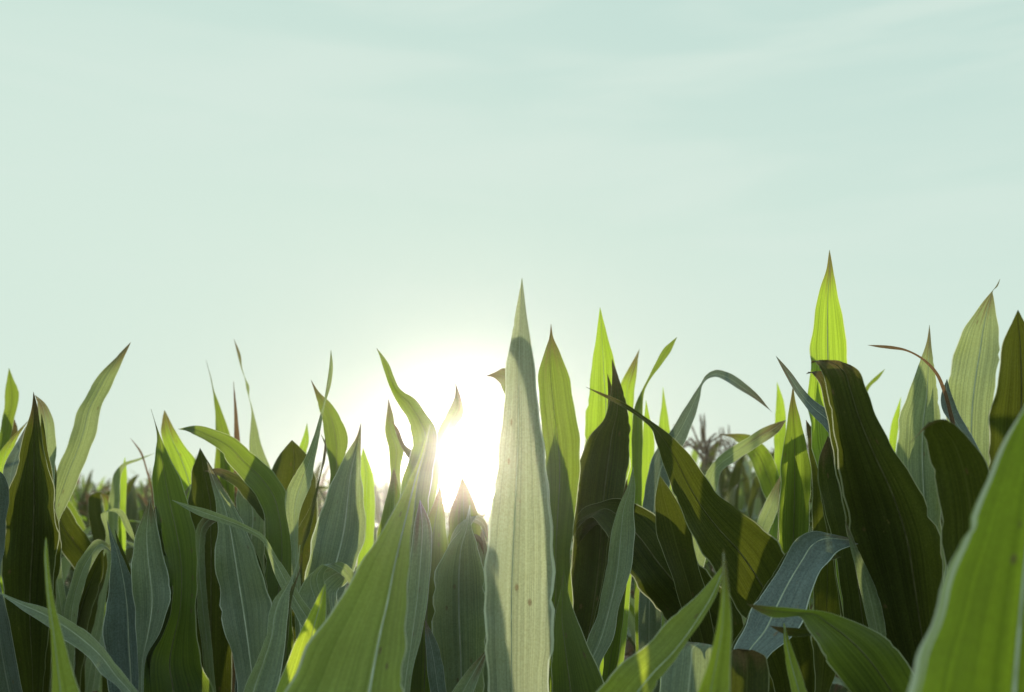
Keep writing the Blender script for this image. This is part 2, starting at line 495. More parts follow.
plant("corn plant with leaf arching over from sunlit tip and tall ribbon-like twisted blade", 296, 1.5,
      lf('green', 1.55, 1.68, [(266,640,294,640),(262,600,292,600),(264,560,296,560),(265,525,292,520),(258,500,285,490),(245,482,273,472),(228,463,258,458),(218,449,240,442),(200,438,219,431),(187,431,196,425),(178,429)], v=.14, shade_len=0.80),
      lf('dark', 1.78, 1.76, [(268,660,312,660),(264,580,316,580),(264,520,318,520),(268,480,316,478),(278,455,308,455),(292,440)], v=.1),  # added leaf, blocks sun from the arching leaf
      lf('waxy', 1.42, 1.5, [(296,640,308,640),(292,575,300,575),(290,535,298,535),(286,510,301,510),(285,492,309,490),(295,474,312,476),(305,458,315,460),(313,438,319,440),(320,415,323,415),(324,400,326.5,400),(326.5,385,331,385),(329,368,333,368),(331,350)], v=.18, shade_len=0.70),
      lf('waxy', 1.28, 1.36, [(322,662,334,656),(303,628,318,620),(290,605,302,598),(277,580,289,575),(269,556,276,556),(262,541,265,537),(245,531,250,527),(225,524,233,519),(205,518,212,511),(185,508,190,505),(172,500)], v=.14),
      )
plant("distant corn plant with threadlike curled tip rising above twin slender leaves", 272, 2.15,
      lf('waxy', 2.2, 2.2, [(256,540,282,535),(250,478,274,478),(249,442,262,446),(251,420,256,422),(251,408,252.5,408),(248.3,396,249.2,396),(246,387,249.2,386),(245,380,246,379.4),(241,368,242,367),(238,357,241,356),(234,339)], v=.14, rib=False),
      lf('fresh', 2.05, 2.05, [(284,510,298,510),(290,472,301,472),(296,455,306,455),(302,440,309,440),(307,423)], v=.12),
      lf('fresh', 2.2, 2.2, [(258,520,270,520),(256,495,268,495),(253,475,266,478),(246,455,258,462),(243,446)], v=.12, rib=False),
      )
plant("corn plant with broad olive leaf left of the sun and small folded pale tip below", 332, 1.68,
      lf('green', 1.68, 1.74, [(325,540,342,540),(328,500,342,500),(330,470,343,468),(325,440,348,442),(322,420,342,420),(318,405,330,402),(315,393,320,393),(311,380)], v=.12, shade_len=0.66),
      lf('waxy', 1.52, 1.66, [(296,650,330,650),(303,590,345,590),(308,560,358,560),(314,530,366,530),(325,500,364,500),(336,473,361,473),(346,453,361,455),(356,438,361,440),(361,423)], v=.10, mid=.58, shade_len=0.93),
      lf('waxy', 1.34, 1.36, [(322,690,336,690),(322,640,336,640),(316,602,330,602),(311,576,325,572),(322,565,337,562),(340,574,349,566),(353,590,358,585),(360,602)], v=.14),
      lf('fresh', 2.0, 2.0, [(358,540,374,540),(358,505,375,505),(360,475,373,475),(361,458,368,460),(363,447)], v=.12),
      lf('waxy', 1.36, 1.45, [(302,670,340,670),(300,628,340,625),(297,595,338,592),(308,576,344,586),(330,566,349,580),(346,571,352,580),(357,592)], v=.06, rib=False),
      )
plant("corn plant with forked translucent leaf curling up just left of the sun", 414, 1.78,
      lf('green', 1.62, 1.66, [(398,530,426,530),(402,480,432,478),(410,455,437,450),(413,440,437,432),(408,422,428,415),(400,407,415,399),(393,394,400,389),(387,380,394,377),(383,368,390,366),(380,357,384,357),(376.5,348)], v=.12, shade_len=0.60),
      lf('green', 1.70, 1.72, [(380,680,420,680),(374,600,418,600),(376,540,416,540),(384,505,404,505),(394,468)], v=.1, rib=False),  # added leaf, stops a sun patch on the large near leaf
      lf('green', 1.85, 1.9, [(386,540,402,540),(388,500,402,500),(390,465,401,465),(388,447,404,449),(385,430,396,433),(386,417,393,415),(388.5,399)], v=.12),
      lf('green', 1.82, 1.86, [(418,520,432,520),(426,470,441,470),(434,440,447,443),(444,418,457,426),(453,402,463.5,413),(455,392,461,399),(455.5,383)], v=.1, rib=False),
      )
plant("corn plant with brownish leaves in the hazy glow directly below the sun", 432, 1.35,
      lf('waxy', 1.12, 1.2, [(392,732,412,732),(398,692,410,692),(402,640,420,640),(405,600,428,600),(410,560,431,560),(414,525,431,525),(420,500)], v=.12),
      lf('waxy', 1.5, 1.45, [(440,722,482,722),(435,664,486,660),(432,612,487,612),(436,572,484,572),(446,548,478,547),(462,528,472,528),(470,505)], v=.10, shade_len=0.95),
      lf('green', 1.62, 1.66, [(404,720,440,720),(402,650,448,650),(406,600,450,600),(414,560,449,556),(424,525,446,520),(434,502,443,498),(440,484)], v=.12, shade_len=.9),
      lf('waxy', 1.70, 1.75, [(462,720,500,720),(458,660,498,660),(460,622,496,622),(466,590,494,590),(472,565,490,565),(478,545,487,545),(482,528)], v=.12, shade_len=.93),
      lf('green', 1.9, 1.95, [(440,720,480,720),(440,600,484,600),(446,540,484,540),(450,512,478,512),(457,490,470,490),(462,476)], v=.1, shade_len=.93),
      lf('waxy', 1.56, 1.60, [(446,700,462,700),(444,640,466,640),(446,590,466,590),(450,555,464,555),(452,535,470,528),(462,522,478,516),(478,524,486,522),(488,540)], v=.16, shade_len=.9),
      lf('waxy', 1.08, 1.12, [(440,730,468,730),(452,692,474,692),(468,670,481,672),(488,648)], v=.14),
      lf('blue', 1.3, 1.3, [(440,730,450,730),(430,690,446,690),(426,655,440,650),(425,620)], v=.14, rib=False),
      )
plant("tall pointed corn plant right beside the sun with pale margin down its long leaf", 526, 1.22,
      lf('pale', 1.08, 1.16, [(494,732,546,732),(488,690,549,692),(485,640,553,640),(484,590,555,590),(487,540,554,545),(492,500,550,500),(497,460,546,460),(501,430,542,430),(503,405,539,405),(506,375,535,375),(509,345,532,345),(514,320,528,320),(518,300,525,300),(522,278)], v=.17, skew=-.35, mid=.4),
      lf('green', 1.14, 1.2, [(545,732,628,732),(550,692,610,692),(553,650,590,650),(555,615,576,615),(560,595,569,595),(564,570)], v=.09, mid=.33, shade_len=0.95),
      )
plant("corn plant with pointed half-lit leaf behind the tall leaf beside the sun", 562, 1.48,
      lf('green', 1.36, 1.42, [(545,700,576,700),(545,650,573,650),(545,600,573,600),(546,550,571,550),(546,510,576,510),(546,470,580,470),(543,440,580,440),(540,410,575,410),(538,380,571,382),(541,362,564,362),(545,350,559,350),(549,338,553.5,338),(551,324)], v=.10, mid=.4, skew=.2, shade_len=0.72),
      lf('green', 1.5, 1.6, [(520,470,534,470),(512,425,522,415),(503,390,510,372),(500,383,503,368),(494,378,496,371.5),(486,376)], v=.1, rib=False),
      )
plant("corn plant with bright yellow-green pointed leaf half covered by dark leaf", 604, 1.62,
      lf('fresh', 1.54, 1.58, [(576,590,616,590),(576,540,618,540),(578,500,624,495),(581,465,630,460),(584,435,629,435),(587,405,626,405),(590,380,619,380),(593,355,613,355),(597,330,606,330),(600,307)], v=.10),
      lf('dark', 1.46, 1.48, [(560,650,602,650),(566,600,612,600),(571,560,617,560),(574,510,623,500),(580,462,630,455),(590,435,629.5,430),(604,418,627,410),(610,400,624,392),(612,380,619,378),(612,359)], v=.10, mid=.6, shade_len=0.95),  # dark leaf in the shape of the cast shadow on the bright leaf
      lf('fresh', 1.9, 1.92, [(622,500,634,500),(622,450,634,450),(622,415,633,415),(620,385,635,388),(627,371,637,372),(634,359,638,359),(639.5,349)], v=.14),
      )
plant("corn plant with narrow upright pale leaf creased along its length, before arched olive leaf", 600, 1.36,
      lf('waxy', 1.26, 1.34, [(575,715,600,715),(580,665,600,665),(588,640,612,640),(598,610,620,605),(606,570,631,570),(611,535,635,535),(618,508,634,508),(627,488,635,488),(633,467)], v=.25, mid=.45, shade_len=0.95),
      lf('green', 1.34, 1.36, [(600,722,612,722),(601,690,613,690),(605,650,620,650),(612,620,623,620),(627,578)], v=.14),
      )
plant("corn plant with blade bent into high thin arch against the sky", 648, 1.86,
      lf('green', 1.8, 1.84, [(633,520,642,520),(632,470,642,470),(632,432,643,432),(635,405,643,405),(642,390,644.5,391),(648,378,650,380),(655,364,662,364),(664,348,671,351),(677,337)], v=.12),
      lf('fresh', 2.3, 2.3, [(656,470,672,470),(658,430,670,430),(661,410,667,410),(663,387)], v=.12, rib=False),
      lf('blue', 1.68, 1.76, [(640,560,664,560),(643,505,668,500),(647,475,674,470),(656,450,682,450),(670,432,688,434),(682,412,696,414),(693,395,700,398),(700.5,384,702.5,385),(706,375,708,379),(715,370,716,377),(728,372,725,381),(745,383,741,391),(758,395,755,399),(772,412)], v=.12),
      lf('fresh', 1.9, 1.9, [(640,510,652,510),(641,470,653,470),(642,440,654,436),(644,420,650,418),(646,400)], v=.1, rib=False),
      )
plant("corn plant with big dark diagonal leaf tapering to thread and arched olive leaf", 772, 1.4,
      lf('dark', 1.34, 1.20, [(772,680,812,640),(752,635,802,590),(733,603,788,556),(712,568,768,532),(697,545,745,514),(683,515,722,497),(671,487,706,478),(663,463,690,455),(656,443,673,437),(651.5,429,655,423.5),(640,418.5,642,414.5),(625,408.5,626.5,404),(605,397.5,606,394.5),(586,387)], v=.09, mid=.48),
      lf('dark', 1.36, 1.34, [(690,640,716,640),(676,590,704,585),(662,550,694,545),(655,520,684,512),(655,498,672,492),(660,476)], v=.1, rib=False),  # added leaf, keeps a sun patch off the huge corner leaf
      lf('dark', 1.45, 1.42, [(722,700,772,672),(694,652,748,628),(668,622,735,602),(648,600,715,580),(632,578,690,553),(615,550,662,520),(603,530,640,505),(592,517,617,499),(581,525,601,502),(574,535,582,509),(569,546)], v=.08, shade_len=0.95),
      )
plant("near corn plant with bright pointed blade leaning right and folded pale leaf beneath", 690, 0.92,
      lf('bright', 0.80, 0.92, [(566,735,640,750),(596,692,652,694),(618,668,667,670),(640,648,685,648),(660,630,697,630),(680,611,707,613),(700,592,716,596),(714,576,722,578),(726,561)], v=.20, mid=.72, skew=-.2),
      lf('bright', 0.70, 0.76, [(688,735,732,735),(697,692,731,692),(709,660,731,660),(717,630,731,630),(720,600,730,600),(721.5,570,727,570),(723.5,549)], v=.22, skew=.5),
      lf('waxy', 0.96, 1.04, [(648,745,718,745),(659,692,718,692),(664,660,719,662),(669,646,717,648),(682,641.5,714,645),(694,645,706,647),(700,655)], v=.05, rip=.02, rib=False),
      lf('dark', 1.00, 1.03, [(722,745,769,745),(727,692,768,692),(729,668,767,664),(731,652,760,653),(736,648.5,752,650),(744,652)], v=.08, rib=False),
      )
plant("corn plant with pale blue leaf bent over sharply like a ribbon", 742, 1.16,
      lf('blue', 1.10, 1.22, [(722,700,762,705),(733,650,768,658),(745,625,795,634),(758,600,808,604),(772,578,818,578),(787,555,828,562),(798,538,836,553),(812,531,846,548),(835,534,854,545.5),(864,542)], v=.08, mid=.4, skew=-.3, shade_len=0.90),
      )
plant("corn plant with dark cupped leaf pointing left over small bright spike", 862, 1.0,
      lf('green', 0.98, 0.92, [(880,745,935,705),(852,694,912,672),(832,670,895,645),(818,648,872,628),(808,630,848,619),(800,617,825,611.5),(785,618,803,609),(770,617,778,606.5),(759,612,763,605.5),(747,604)], v=.08, mid=.55, shade_len=0.80),
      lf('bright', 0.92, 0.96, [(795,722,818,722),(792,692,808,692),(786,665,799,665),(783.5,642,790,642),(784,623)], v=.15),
      )
plant("tallest corn plant, glowing pointed leaf above big dark bent leaf", 898, 1.3,
      lf('fresh', 1.34, 1.40, [(850,660,884,660),(838,585,872,585),(830,530,864,530),(820,480,858,480),(811,440,852,440),(808,400,851,400),(810,362,849,362),(811,340,846,335),(815,310,841,310),(820,288,837,288),(826,270,833.5,270),(829.5,250)], v=.10, shade_len=0.72),
      lf('dark', 1.24, 1.12, [(905,700,950,700),(882,632,946,632),(866,585,944,582),(852,540,942,545),(843,495,924,497),(836,450,895,450),(831,415,876,415),(826,388,866,388),(821,370,859,371),(815,362,849,364),(812,361,836,359.5),(811,363)], v=.07, mid=.62, rip=.03, shade_len=0.97),
      lf('dark', 1.31, 1.33, [(846,660,890,660),(840,585,876,585),(830,530,868,530),(820,490,860,490),(818,462,850,462),(828,436)], v=.1),  # added dark leaf, stands in for shade low on the glowing leaf
      lf('blue', 1.26, 1.34, [(865,520,880,510),(845,462,855,445),(825,428,835,415),(808,410,816,402),(796,394,802,387),(786,376,791,372),(776,356)], v=.1),
      lf('waxy', 1.2, 1.2, [(872,640,888,640),(862,600,880,600),(856,570,870,575),(850,545,858,550),(845,520)], v=.12, rib=False),
      )
plant("corn plant with smooth upright olive leaf between thin blue blade and ribbon leaf", 794, 1.58,
      lf('green', 1.54, 1.48, [(775,640,812,640),(777,570,808,570),(779,515,810,515),(780,480,811,480),(783,450,808,450),(787,420,801,420),(790,403,796,403),(793,386)], v=.10, shade_len=0.80),
      lf('dark', 1.6, 1.58, [(812,640,840,640),(814,580,842,580),(812,520,840,520),(812,480,836,480),(808,445,824,445),(806,420)], v=.12),
      )
plant("distant corn plant with pale blade stretched sideways under the high arch", 722, 2.0,
      lf('waxy', 1.72, 1.8, [(680,560,704,566),(690,520,712,530),(703,482,716,492),(710,466,722,471),(722,454,736,461),(740,442,752,450),(757,431,766,441),(772,424,780,431),(786,420)], v=.12),
      lf('green', 2.2, 2.15, [(775,540,790,530),(768,505,785,498),(757,478,778,470),(748,455,768,450),(735,440,750,435),(719,434)], v=.12),
      lf('waxy', 1.88, 1.92, [(748,570,764,570),(755,528,768,535),(765,503,779,505),(775,485,779.5,487),(781,475)], v=.12),
      lf('fresh', 2.2, 2.2, [(774,450,786,450),(774,430,786,425),(776,405,785,405),(777,382)], v=.12, rib=False),
      )
plant("nearest corn plant, one huge bright leaf with white fringe at the lower corner", 1010, 0.60,
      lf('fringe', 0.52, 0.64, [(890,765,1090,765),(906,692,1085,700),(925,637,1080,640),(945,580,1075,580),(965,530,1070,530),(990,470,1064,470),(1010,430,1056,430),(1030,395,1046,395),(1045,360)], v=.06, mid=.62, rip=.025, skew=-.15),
      )
plant("corn plant with brown-black bent leaf and dark upright leaf, beside huge bright leaf", 1000, 1.08,
      lf('dark', 1.00, 0.92, [(948,620,1000,620),(944,555,998,550),(938,500,996,500),(931,465,988,468),(925,440,975,444),(922.5,431,962,430),(929,422,950,421.5),(921,430,935,421),(910,443)], v=.10, mid=.55, rib=False),
      lf('dark', 1.14, 1.06, [(985,550,1060,550),(986,470,1058,470),(990,425,1056,425),(995,385,1053,385),(1000,357,1046,357),(1007,335,1035,335),(1013,320,1024,320),(1018,310)], v=.10),
      )
plant("corn plant with wide pale leaf tipped blue and long curling hair-thin tips", 945, 1.5,
      lf('waxy', 1.48, 1.54, [(905,580,945,580),(900,505,942,505),(896,450,940,450),(899,420,939,420),(906,398,939,398),(914,377,936,377),(921,358,933,358),(927,340,931,340),(929.5,325)], v=.12, mid=.65, shade_len=0.75),
      lf('waxy', 1.46, 1.52, [(960,580,995,580),(955,500,992,500),(948,440,990,450),(946,405,993,405),(949,375,997,375),(955,350,1000,350),(964,328,999,328),(976,311,996,311),(986,298,994,299),(992,291,993,291),(996,286,997.5,286.5),(1000,279)], v=.08, mid=.56),
      lf('blue', 1.38, 1.42, [(975,500,990,500),(965,460,985,465),(955,430,972,435),(942,408,958,410),(941,395,952,395),(947,379)], v=.12),
      lf('dry', 1.4, 1.42, [(950,420,954,418),(942,390,945,387),(935,374,937,371),(920,358.5,921,356.5),(905,351,905.5,349),(890,349,891,345.8),(880,347.8,881,345),(867,345)], v=.1, rib=False),
      )
plant("distant corn plant with small lit spikes, in gap right of big dark bent leaf", 886, 2.2,
      lf('fresh', 2.2, 2.2, [(886,490,896,490),(888,450,896,450),(891,425,899,425),(901,397)], v=.12, rib=False),
      lf('green', 2.15, 2.15, [(846,440,858,440),(858,400,864,402),(868,384,871,386),(876,376,879,378.5),(885,369)], v=.1, rib=False),
      )


def build_plant(label, sx, sd, leaves):
    rng = random.Random(hash(label) & 0xffff if False else sum(map(ord, label)))
    base = at(sx, 692, sd)
    root_loc = Vector((base.x, base.y, 0))
    root = bpy.data.objects.new('corn_plant', None)
    col.objects.link(root)
    root.location = root_loc
    root.empty_display_size = 0.1
    root['label'] = label
    root['category'] = 'corn plant'
    root['group'] = 'corn plants at the near edge of the field'
    tops = []
    built = []
    for (mat, d0, d1, st, v, skew, mid, rip, rib, shade_len, seed) in list(leaves) + [shade_leaf(q) for q in leaves if q[9] > 0]:  # plus the added leaves that shade the blades
        n = len(st)
        cs = []
        for s in st:
            cs.append(Vector(((s[0] + s[-2]) / 2, (s[1] + s[-1]) / 2)) if len(s) == 4 else Vector(s))
        rg = random.Random(seed)
        tw_a, tw_p, tw_k = rg.uniform(.25, .6), rg.uniform(0, 6.28), rg.uniform(2.5, 6.0)
        acc = [0.0]
        for i in range(1, n):
            acc.append(acc[-1] + (cs[i] - cs[i - 1]).length)
        sec = []
        for i, s in enumerate(st):
            f = acc[i] / acc[-1]
            d = d0 + (d1 - d0) * f
            if len(s) == 2:
                p = at(s[0], s[1], d)
                sec.append((p - RGT * 0.0003, p + RGT * 0.0003))
            else:
                wpx = math.hypot(s[2] - s[0], s[3] - s[1])
                ww = wpx * d / FPX
                dd = (skew + tw_a * math.sin(tw_p + tw_k * f)) * ww * 0.5
                sec.append((at(s[0], s[1], d - dd), at(s[2], s[3], d + dd)))
        path = hermite_path(sec, 5)
        # carry the blade on down to where it clasps the stalk
        a0, b0 = path[0]
        m0 = (a0 + b0) / 2
        m1 = (path[2][0] + path[2][1]) / 2
        t0 = (m1 - m0).normalized()
        hd = math.hypot(m0.x - root_loc.x, m0.y - root_loc.y)
        za = max(0.35, min(m0.z - 0.10 - 0.55 * hd, 1.9 - 0.28 * sd))
        A = Vector((root_loc.x, root_loc.y, za))
        out = Vector((m0.x - A.x, m0.y - A.y, 0))
        if out.length < 1e-3:
            out = Vector((0, -0.001, 0))
        out.normalize()
        A = A + out * 0.011
        dist = (m0 - A).length
        wv0 = (b0 - a0)
        w0 = wv0.length
        side = Vector((-out.y, out.x, 0))
        if side.dot(wv0) < 0:
            side.negate()
        ext = []
        K = 12
        for k in range(K):
            s = k / K
            h1 = 2 * s ** 3 - 3 * s ** 2 + 1
            h2 = s ** 3 - 2 * s ** 2 + s
            h3 = -2 * s ** 3 + 3 * s ** 2
            h4 = s ** 3 - s ** 2
            c = A * h1 + Vector((out.x * .35, out.y * .35, 0.9)) * (dist * h2) + m0 * h3 + t0 * (dist * h4)
            wd = side.lerp(wv0.normalized(), h3).normalized()
            w = 0.026 + (w0 - 0.026) * h3
            ext.append((c - wd * w / 2, c + wd * w / 2))
        path = ext + path
        toward = (EYE - m0).normalized()
        me, mids = ribbon(path, MAT[mat], 'leaf', v, toward, 10, rip, rng, mid, root_loc)
        leaf = obj('leaf', me, root)
        if rib:
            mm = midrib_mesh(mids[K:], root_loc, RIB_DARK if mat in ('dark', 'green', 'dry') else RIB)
            if mm:
                obj('midrib', mm, leaf)
        tops.append(za)
    obj('stalk', stalk_mesh(max(tops) + 0.01), root)
    return root


for p in PLANTS:
    build_plant(*p)


# ------------------------------------------------------------------ the field behind: whole plants in rows
def free_leaf(A, az, length, elev, droop, width, twist, rng, seg=16):
    """sections of a blade that leaves the stalk at A and arches over."""
    out = Vector((math.cos(az), math.sin(az), 0))
    side0 = Vector((-math.sin(az), math.cos(az), 0))
    p = A.copy()
    e = elev
    sec = []
    for i in range(seg + 1):
        f = i / seg
        w = width * (0.42 + 0.58 * min(1, f / 0.25)) * (1 - max(0, (f - 0.45) / 0.55) ** 1.6)
        w = max(w, 0.0008)
        d = out * math.cos(e) + Vector((0, 0, math.sin(e)))
        nrm = side0.cross(d)
        s = side0 * math.cos(twist * f) + nrm * math.sin(twist * f)
        sec.append((p - s * w / 2, p + s * w / 2))
        p = p + d * (length / seg)
        e -= droop / seg * (0.5 + 1.5 * f)
    return sec


def plant_variant(k, bent=False):
    """returns [(name, mesh)] for a plant 2 m tall standing at the origin"""
    rng = random.Random(100 + k)
    parts = []
    Ht = 1.72
    parts.append(('stalk', stalk_mesh(Ht, lean=Vector((rng.uniform(-.03, .03), rng.uniform(-.03, .03), 0)))))
    az0 = rng.uniform(0, math.pi)
    n = 10
    for i in range(n):
        f = i / (n - 1)
        z = 0.45 + f * (Ht - 0.47)
        az = az0 + math.pi * i + rng.uniform(-.6, .6)
        up = f ** 1.5
        elev = math.radians(50 + 30 * up + rng.uniform(-14, 10))
        droop = (2.7 - 1.2 * up) * rng.uniform(.5, 1.3)
        length = (0.72 - 0.34 * up) * rng.uniform(.85, 1.15)
        width = rng.uniform(.06, .085) * (1 - 0.2 * up)
        if bent and f > 0.4:
            elev = math.radians(rng.uniform(55, 85))
            droop = rng.uniform(1.8, 3.4)
            length = rng.uniform(.38, .62)
            width = rng.uniform(.035, .06)
            az = rng.uniform(0, 6.28)
        sec = free_leaf(Vector((0, 0, z)), az, length, elev, droop, width, rng.uniform(-1.2, 1.2), rng)
        kind = rng.choice((['waxy', 'dark', 'green', 'blue', 'waxy', 'dark'] if bent else ['green', 'dark', 'dark', 'blue', 'dark', 'waxy']) if f > .6 else ['dark', 'dark', 'dark', 'green', 'dry'])  # dark kinds dominate; shade between the rows put into the colours
        if f < 0.35 and rng.random() < 0.6:
            kind = 'dry'
        me, _ = ribbon(sec, MAT[kind], 'leaf', 0.12, Vector((math.cos(az) * -.3, math.sin(az) * -.3, 1)).normalized(), 6, .07, rng)
        parts.append(('leaf', me))
    return parts


def tassel_mesh(k):
    rng = random.Random(500 + k)
    verts, faces = [], []

    def spike(a, b, r):
        n0 = len(verts)
        t = (b - a).normalized()
        s = t.cross(Vector((.3, .8, .1))).normalized()
        q = t.cross(s)
        N_ = 7
        for i in range(N_):
            f = i / (N_ - 1)
            p = a.lerp(b, f) + Vector((0, 0, -0.03 * f * f * (1 if t.z < .9 else 0)))
            rr = r * (1.0 if 0 < i < N_ - 1 else 0.4) * (1 + 0.35 * (i % 2))
            for j in range(5):
                an = j * 2 * math.pi / 5
                verts.append(p + (s * math.cos(an) + q * math.sin(an)) * rr)
        for i in range(N_ - 1):
            for j in range(5):
                j2 = (j + 1) % 5
                faces.append((n0 + i * 5 + j, n0 + i * 5 + j2, n0 + (i + 1) * 5 + j2, n0 + (i + 1) * 5 + j))
    spike(Vector((0, 0, 0)), Vector((0, 0, .26)), .005)
    for i in range(9):
        an = rng.uniform(0, 6.28)
        z = rng.uniform(.03, .12)
        e = rng.uniform(.5, 1.2)
        ln = rng.uniform(.10, .17)
        a = Vector((0, 0, z))
        spike(a, a + Vector((math.cos(an) * math.cos(e), math.sin(an) * math.cos(e), math.sin(e))) * ln, .0042)
    return mesh('tassel', verts, faces, TASSEL)


VARS = [plant_variant(k) for k in range(8)] + [plant_variant(k, True) for k in range(8, 14)]
TASS = [tassel_mesh(k) for k in range(3)]


def skyline(px):
    """pixel row that the tops of the field reach, by column of the view"""
    pts = [(-300, 470), (60, 466), (120, 478), (180, 466), (300, 463), (400, 464), (440, 488), (500, 490), (560, 462), (640, 446), (680, 438), (800, 440), (900, 444), (1300, 440)]
    for (x0, y0), (x1, y1) in zip(pts, pts[1:]):
        if x0 <= px <= x1:
            return y0 + (y1 - y0) * (px - x0) / (x1 - x0)
    return 460


HERO_SPOTS = [(at(sx, 692, sd).x, at(sx, 692, sd).y) for _, sx, sd, _ in PLANTS]
spots = []
rr = random.Random(3)
y = 1.75
rows_x = [(-16.5 + i) * 0.62 + 0.02 for i in range(34)]
for x0 in rows_x:
    y = 1.75 + rr.uniform(0, .25)
    while y < 8.6:
        x = x0 + rr.uniform(-.05, .05)
        if abs(x) < 0.56 * y + 0.35 and all((x - hx) ** 2 + (y - hy) ** 2 > 0.16 ** 2 for hx, hy in HERO_SPOTS):
            spots.append((x, y))
        y += rr.uniform(.24, .36)
spots.sort(key=lambda s: s[1])
near, far = spots[:260], spots[260:]


def top_for(x, yy, r):
    px = W / 2 + FPX * x / (yy * 1.0)
    lim = skyline(px) + r.uniform(0, 26) + (22 if yy < 4.6 and 330 < px < 520 else 0)
    return min(EYE.z + (500 - lim) / FPX * yy, 2.5)


ROWLAB = "green corn plant crowded in the shaded rows behind the near edge"
TASLAB = "corn plant topped by brown tassel, in far rows against the sky"
for i, (x, yy) in enumerate(near):
    k = rr.randrange(8) if yy > 3.4 else 8 + rr.randrange(6)
    tas = (yy > 4.2 and x > 0.3 and rr.random() < 0.45)
    r = bpy.data.objects.new('corn_plant', None)
    col.objects.link(r)
    r.empty_display_size = 0.1
    r.location = (x, yy, 0)
    r.rotation_euler = (0, 0, rr.uniform(0, 6.28))
    top = top_for(x, yy, rr)
    sc = top / 2.02
    s_xy = rr.uniform(.9, 1.1)
    r.scale = (s_xy, s_xy, sc)
    r['label'] = TASLAB if tas else ROWLAB
    r['category'] = 'corn plant'
    r['group'] = 'tasselled corn plants in the far rows' if tas else 'corn plants in the rows behind'
    for nm, me in VARS[k]:
        o = bpy.data.objects.new(nm, me)
        col.objects.link(o)
        o.parent = r
    if tas:
        o = bpy.data.objects.new('tassel', TASS[rr.randrange(3)])
        col.objects.link(o)
        o.parent = r
        o.location = (0, 0, 1.90)

# rest of the field, with unseen corn added behind the camera, one mass
vs, fs, us, ms = [], [], [], []
mats = ['green', 'waxy', 'dark', 'fresh', 'dry']
fr = random.Random(11)
far_spots = list(far)
yy = 8.8
while yy < 26:
    for _ in range(int(yy * 2.4)):
        far_spots.append((fr.uniform(-.6, .6) * yy, yy + fr.uniform(0, .6)))
    yy += 0.75
behind = [(fr.uniform(-5, 5), fr.uniform(-5.5, -1.1)) for _ in range(230)]  # unseen corn added behind the camera, cuts low sky light from the front
behind += [(sg * fr.uniform(1.3, 4.0), fr.uniform(-1.2, 1.2)) for sg in (-1, 1) for _ in range(36)]
behind = [(bx, by) for bx, by in behind if abs(bx) > 0.56 * max(by, 0) + 0.75 or by < -1.0]
for x, yy in far_spots + behind:
    top = top_for(x, yy, fr) if yy > 1.5 else fr.uniform(2.0, 2.4)
    for i in range(6 if yy > 1.5 else 9):
        az = fr.uniform(0, 6.28)
        ln = fr.uniform(.35, .6)
        e0 = fr.uniform(.9, 1.45)
        sec = free_leaf(Vector((x + fr.uniform(-.1, .1), yy, top - ln * fr.uniform(.55, 1.0) - 0.08 * i)), az, ln, e0, fr.uniform(.2, 2.4), .07, fr.uniform(-1, 1), fr, 6)
        mi = fr.randrange(5)
        n0 = len(vs)
        for j, (a, b) in enumerate(sec):
            vs += [a, (a + b) / 2 - Vector((0, 0, .006)), b]
            us += [(0, j * .08), (.5, j * .08), (1, j * .08)]
        for j in range(len(sec) - 1):
            for q in (0, 1):
                fs.append((n0 + j * 3 + q, n0 + j * 3 + q + 1, n0 + j * 3 + q + 4, n0 + j * 3 + q + 3))
                ms.append(mi)
    # stem
    n0 = len(vs)
    for z, r_ in ((0, .014), (top - .35, .008)):
        for j in range(4):
            vs.append(Vector((x + r_ * math.cos(j * 1.57), yy + r_ * math.sin(j * 1.57), z)))
            us.append((.3, z))
    for j in range(4):
        fs.append((n0 + j, n0 + (j + 1) % 4, n0 + 4 + (j + 1) % 4, n0 + 4 + j))
        ms.append(0)
fme = mesh('cornfield', vs, fs, MAT['green'], us)
for mm in mats[1:]:
    fme.materials.append(MAT[mm])
fme.polygons.foreach_set('material_index', ms)
fo = obj('cornfield', fme)
fo['kind'] = 'stuff'
fo['label'] = 'far mass of corn fading into the evening haze beyond the separate rows, and unseen corn added behind the viewer'
fo['category'] = 'cornfield'

# ------------------------------------------------------------------ ground
R_ = 400
gv, gf = [], []
ng = 60
for j in range(ng + 1):
    for i in range(ng + 1):
        fx, fy = i / ng * 2 - 1, j / ng * 2 - 1
        X, Y = R_ * fx * abs(fx) ** 1.6, R_ * fy * abs(fy) ** 1.6
        gv.append(Vector((X, Y, 0.02 * math.sin(X * 10.1) if abs(X) < 6 and abs(Y) < 8 else -0.02)))
for j in range(ng):
    for i in range(ng):
        a = j * (ng + 1) + i
        gf.append((a, a + 1, a + ng + 2, a + ng + 1))
g = obj('ground', mesh('ground', gv, gf, SOIL))
g['kind'] = 'structure'

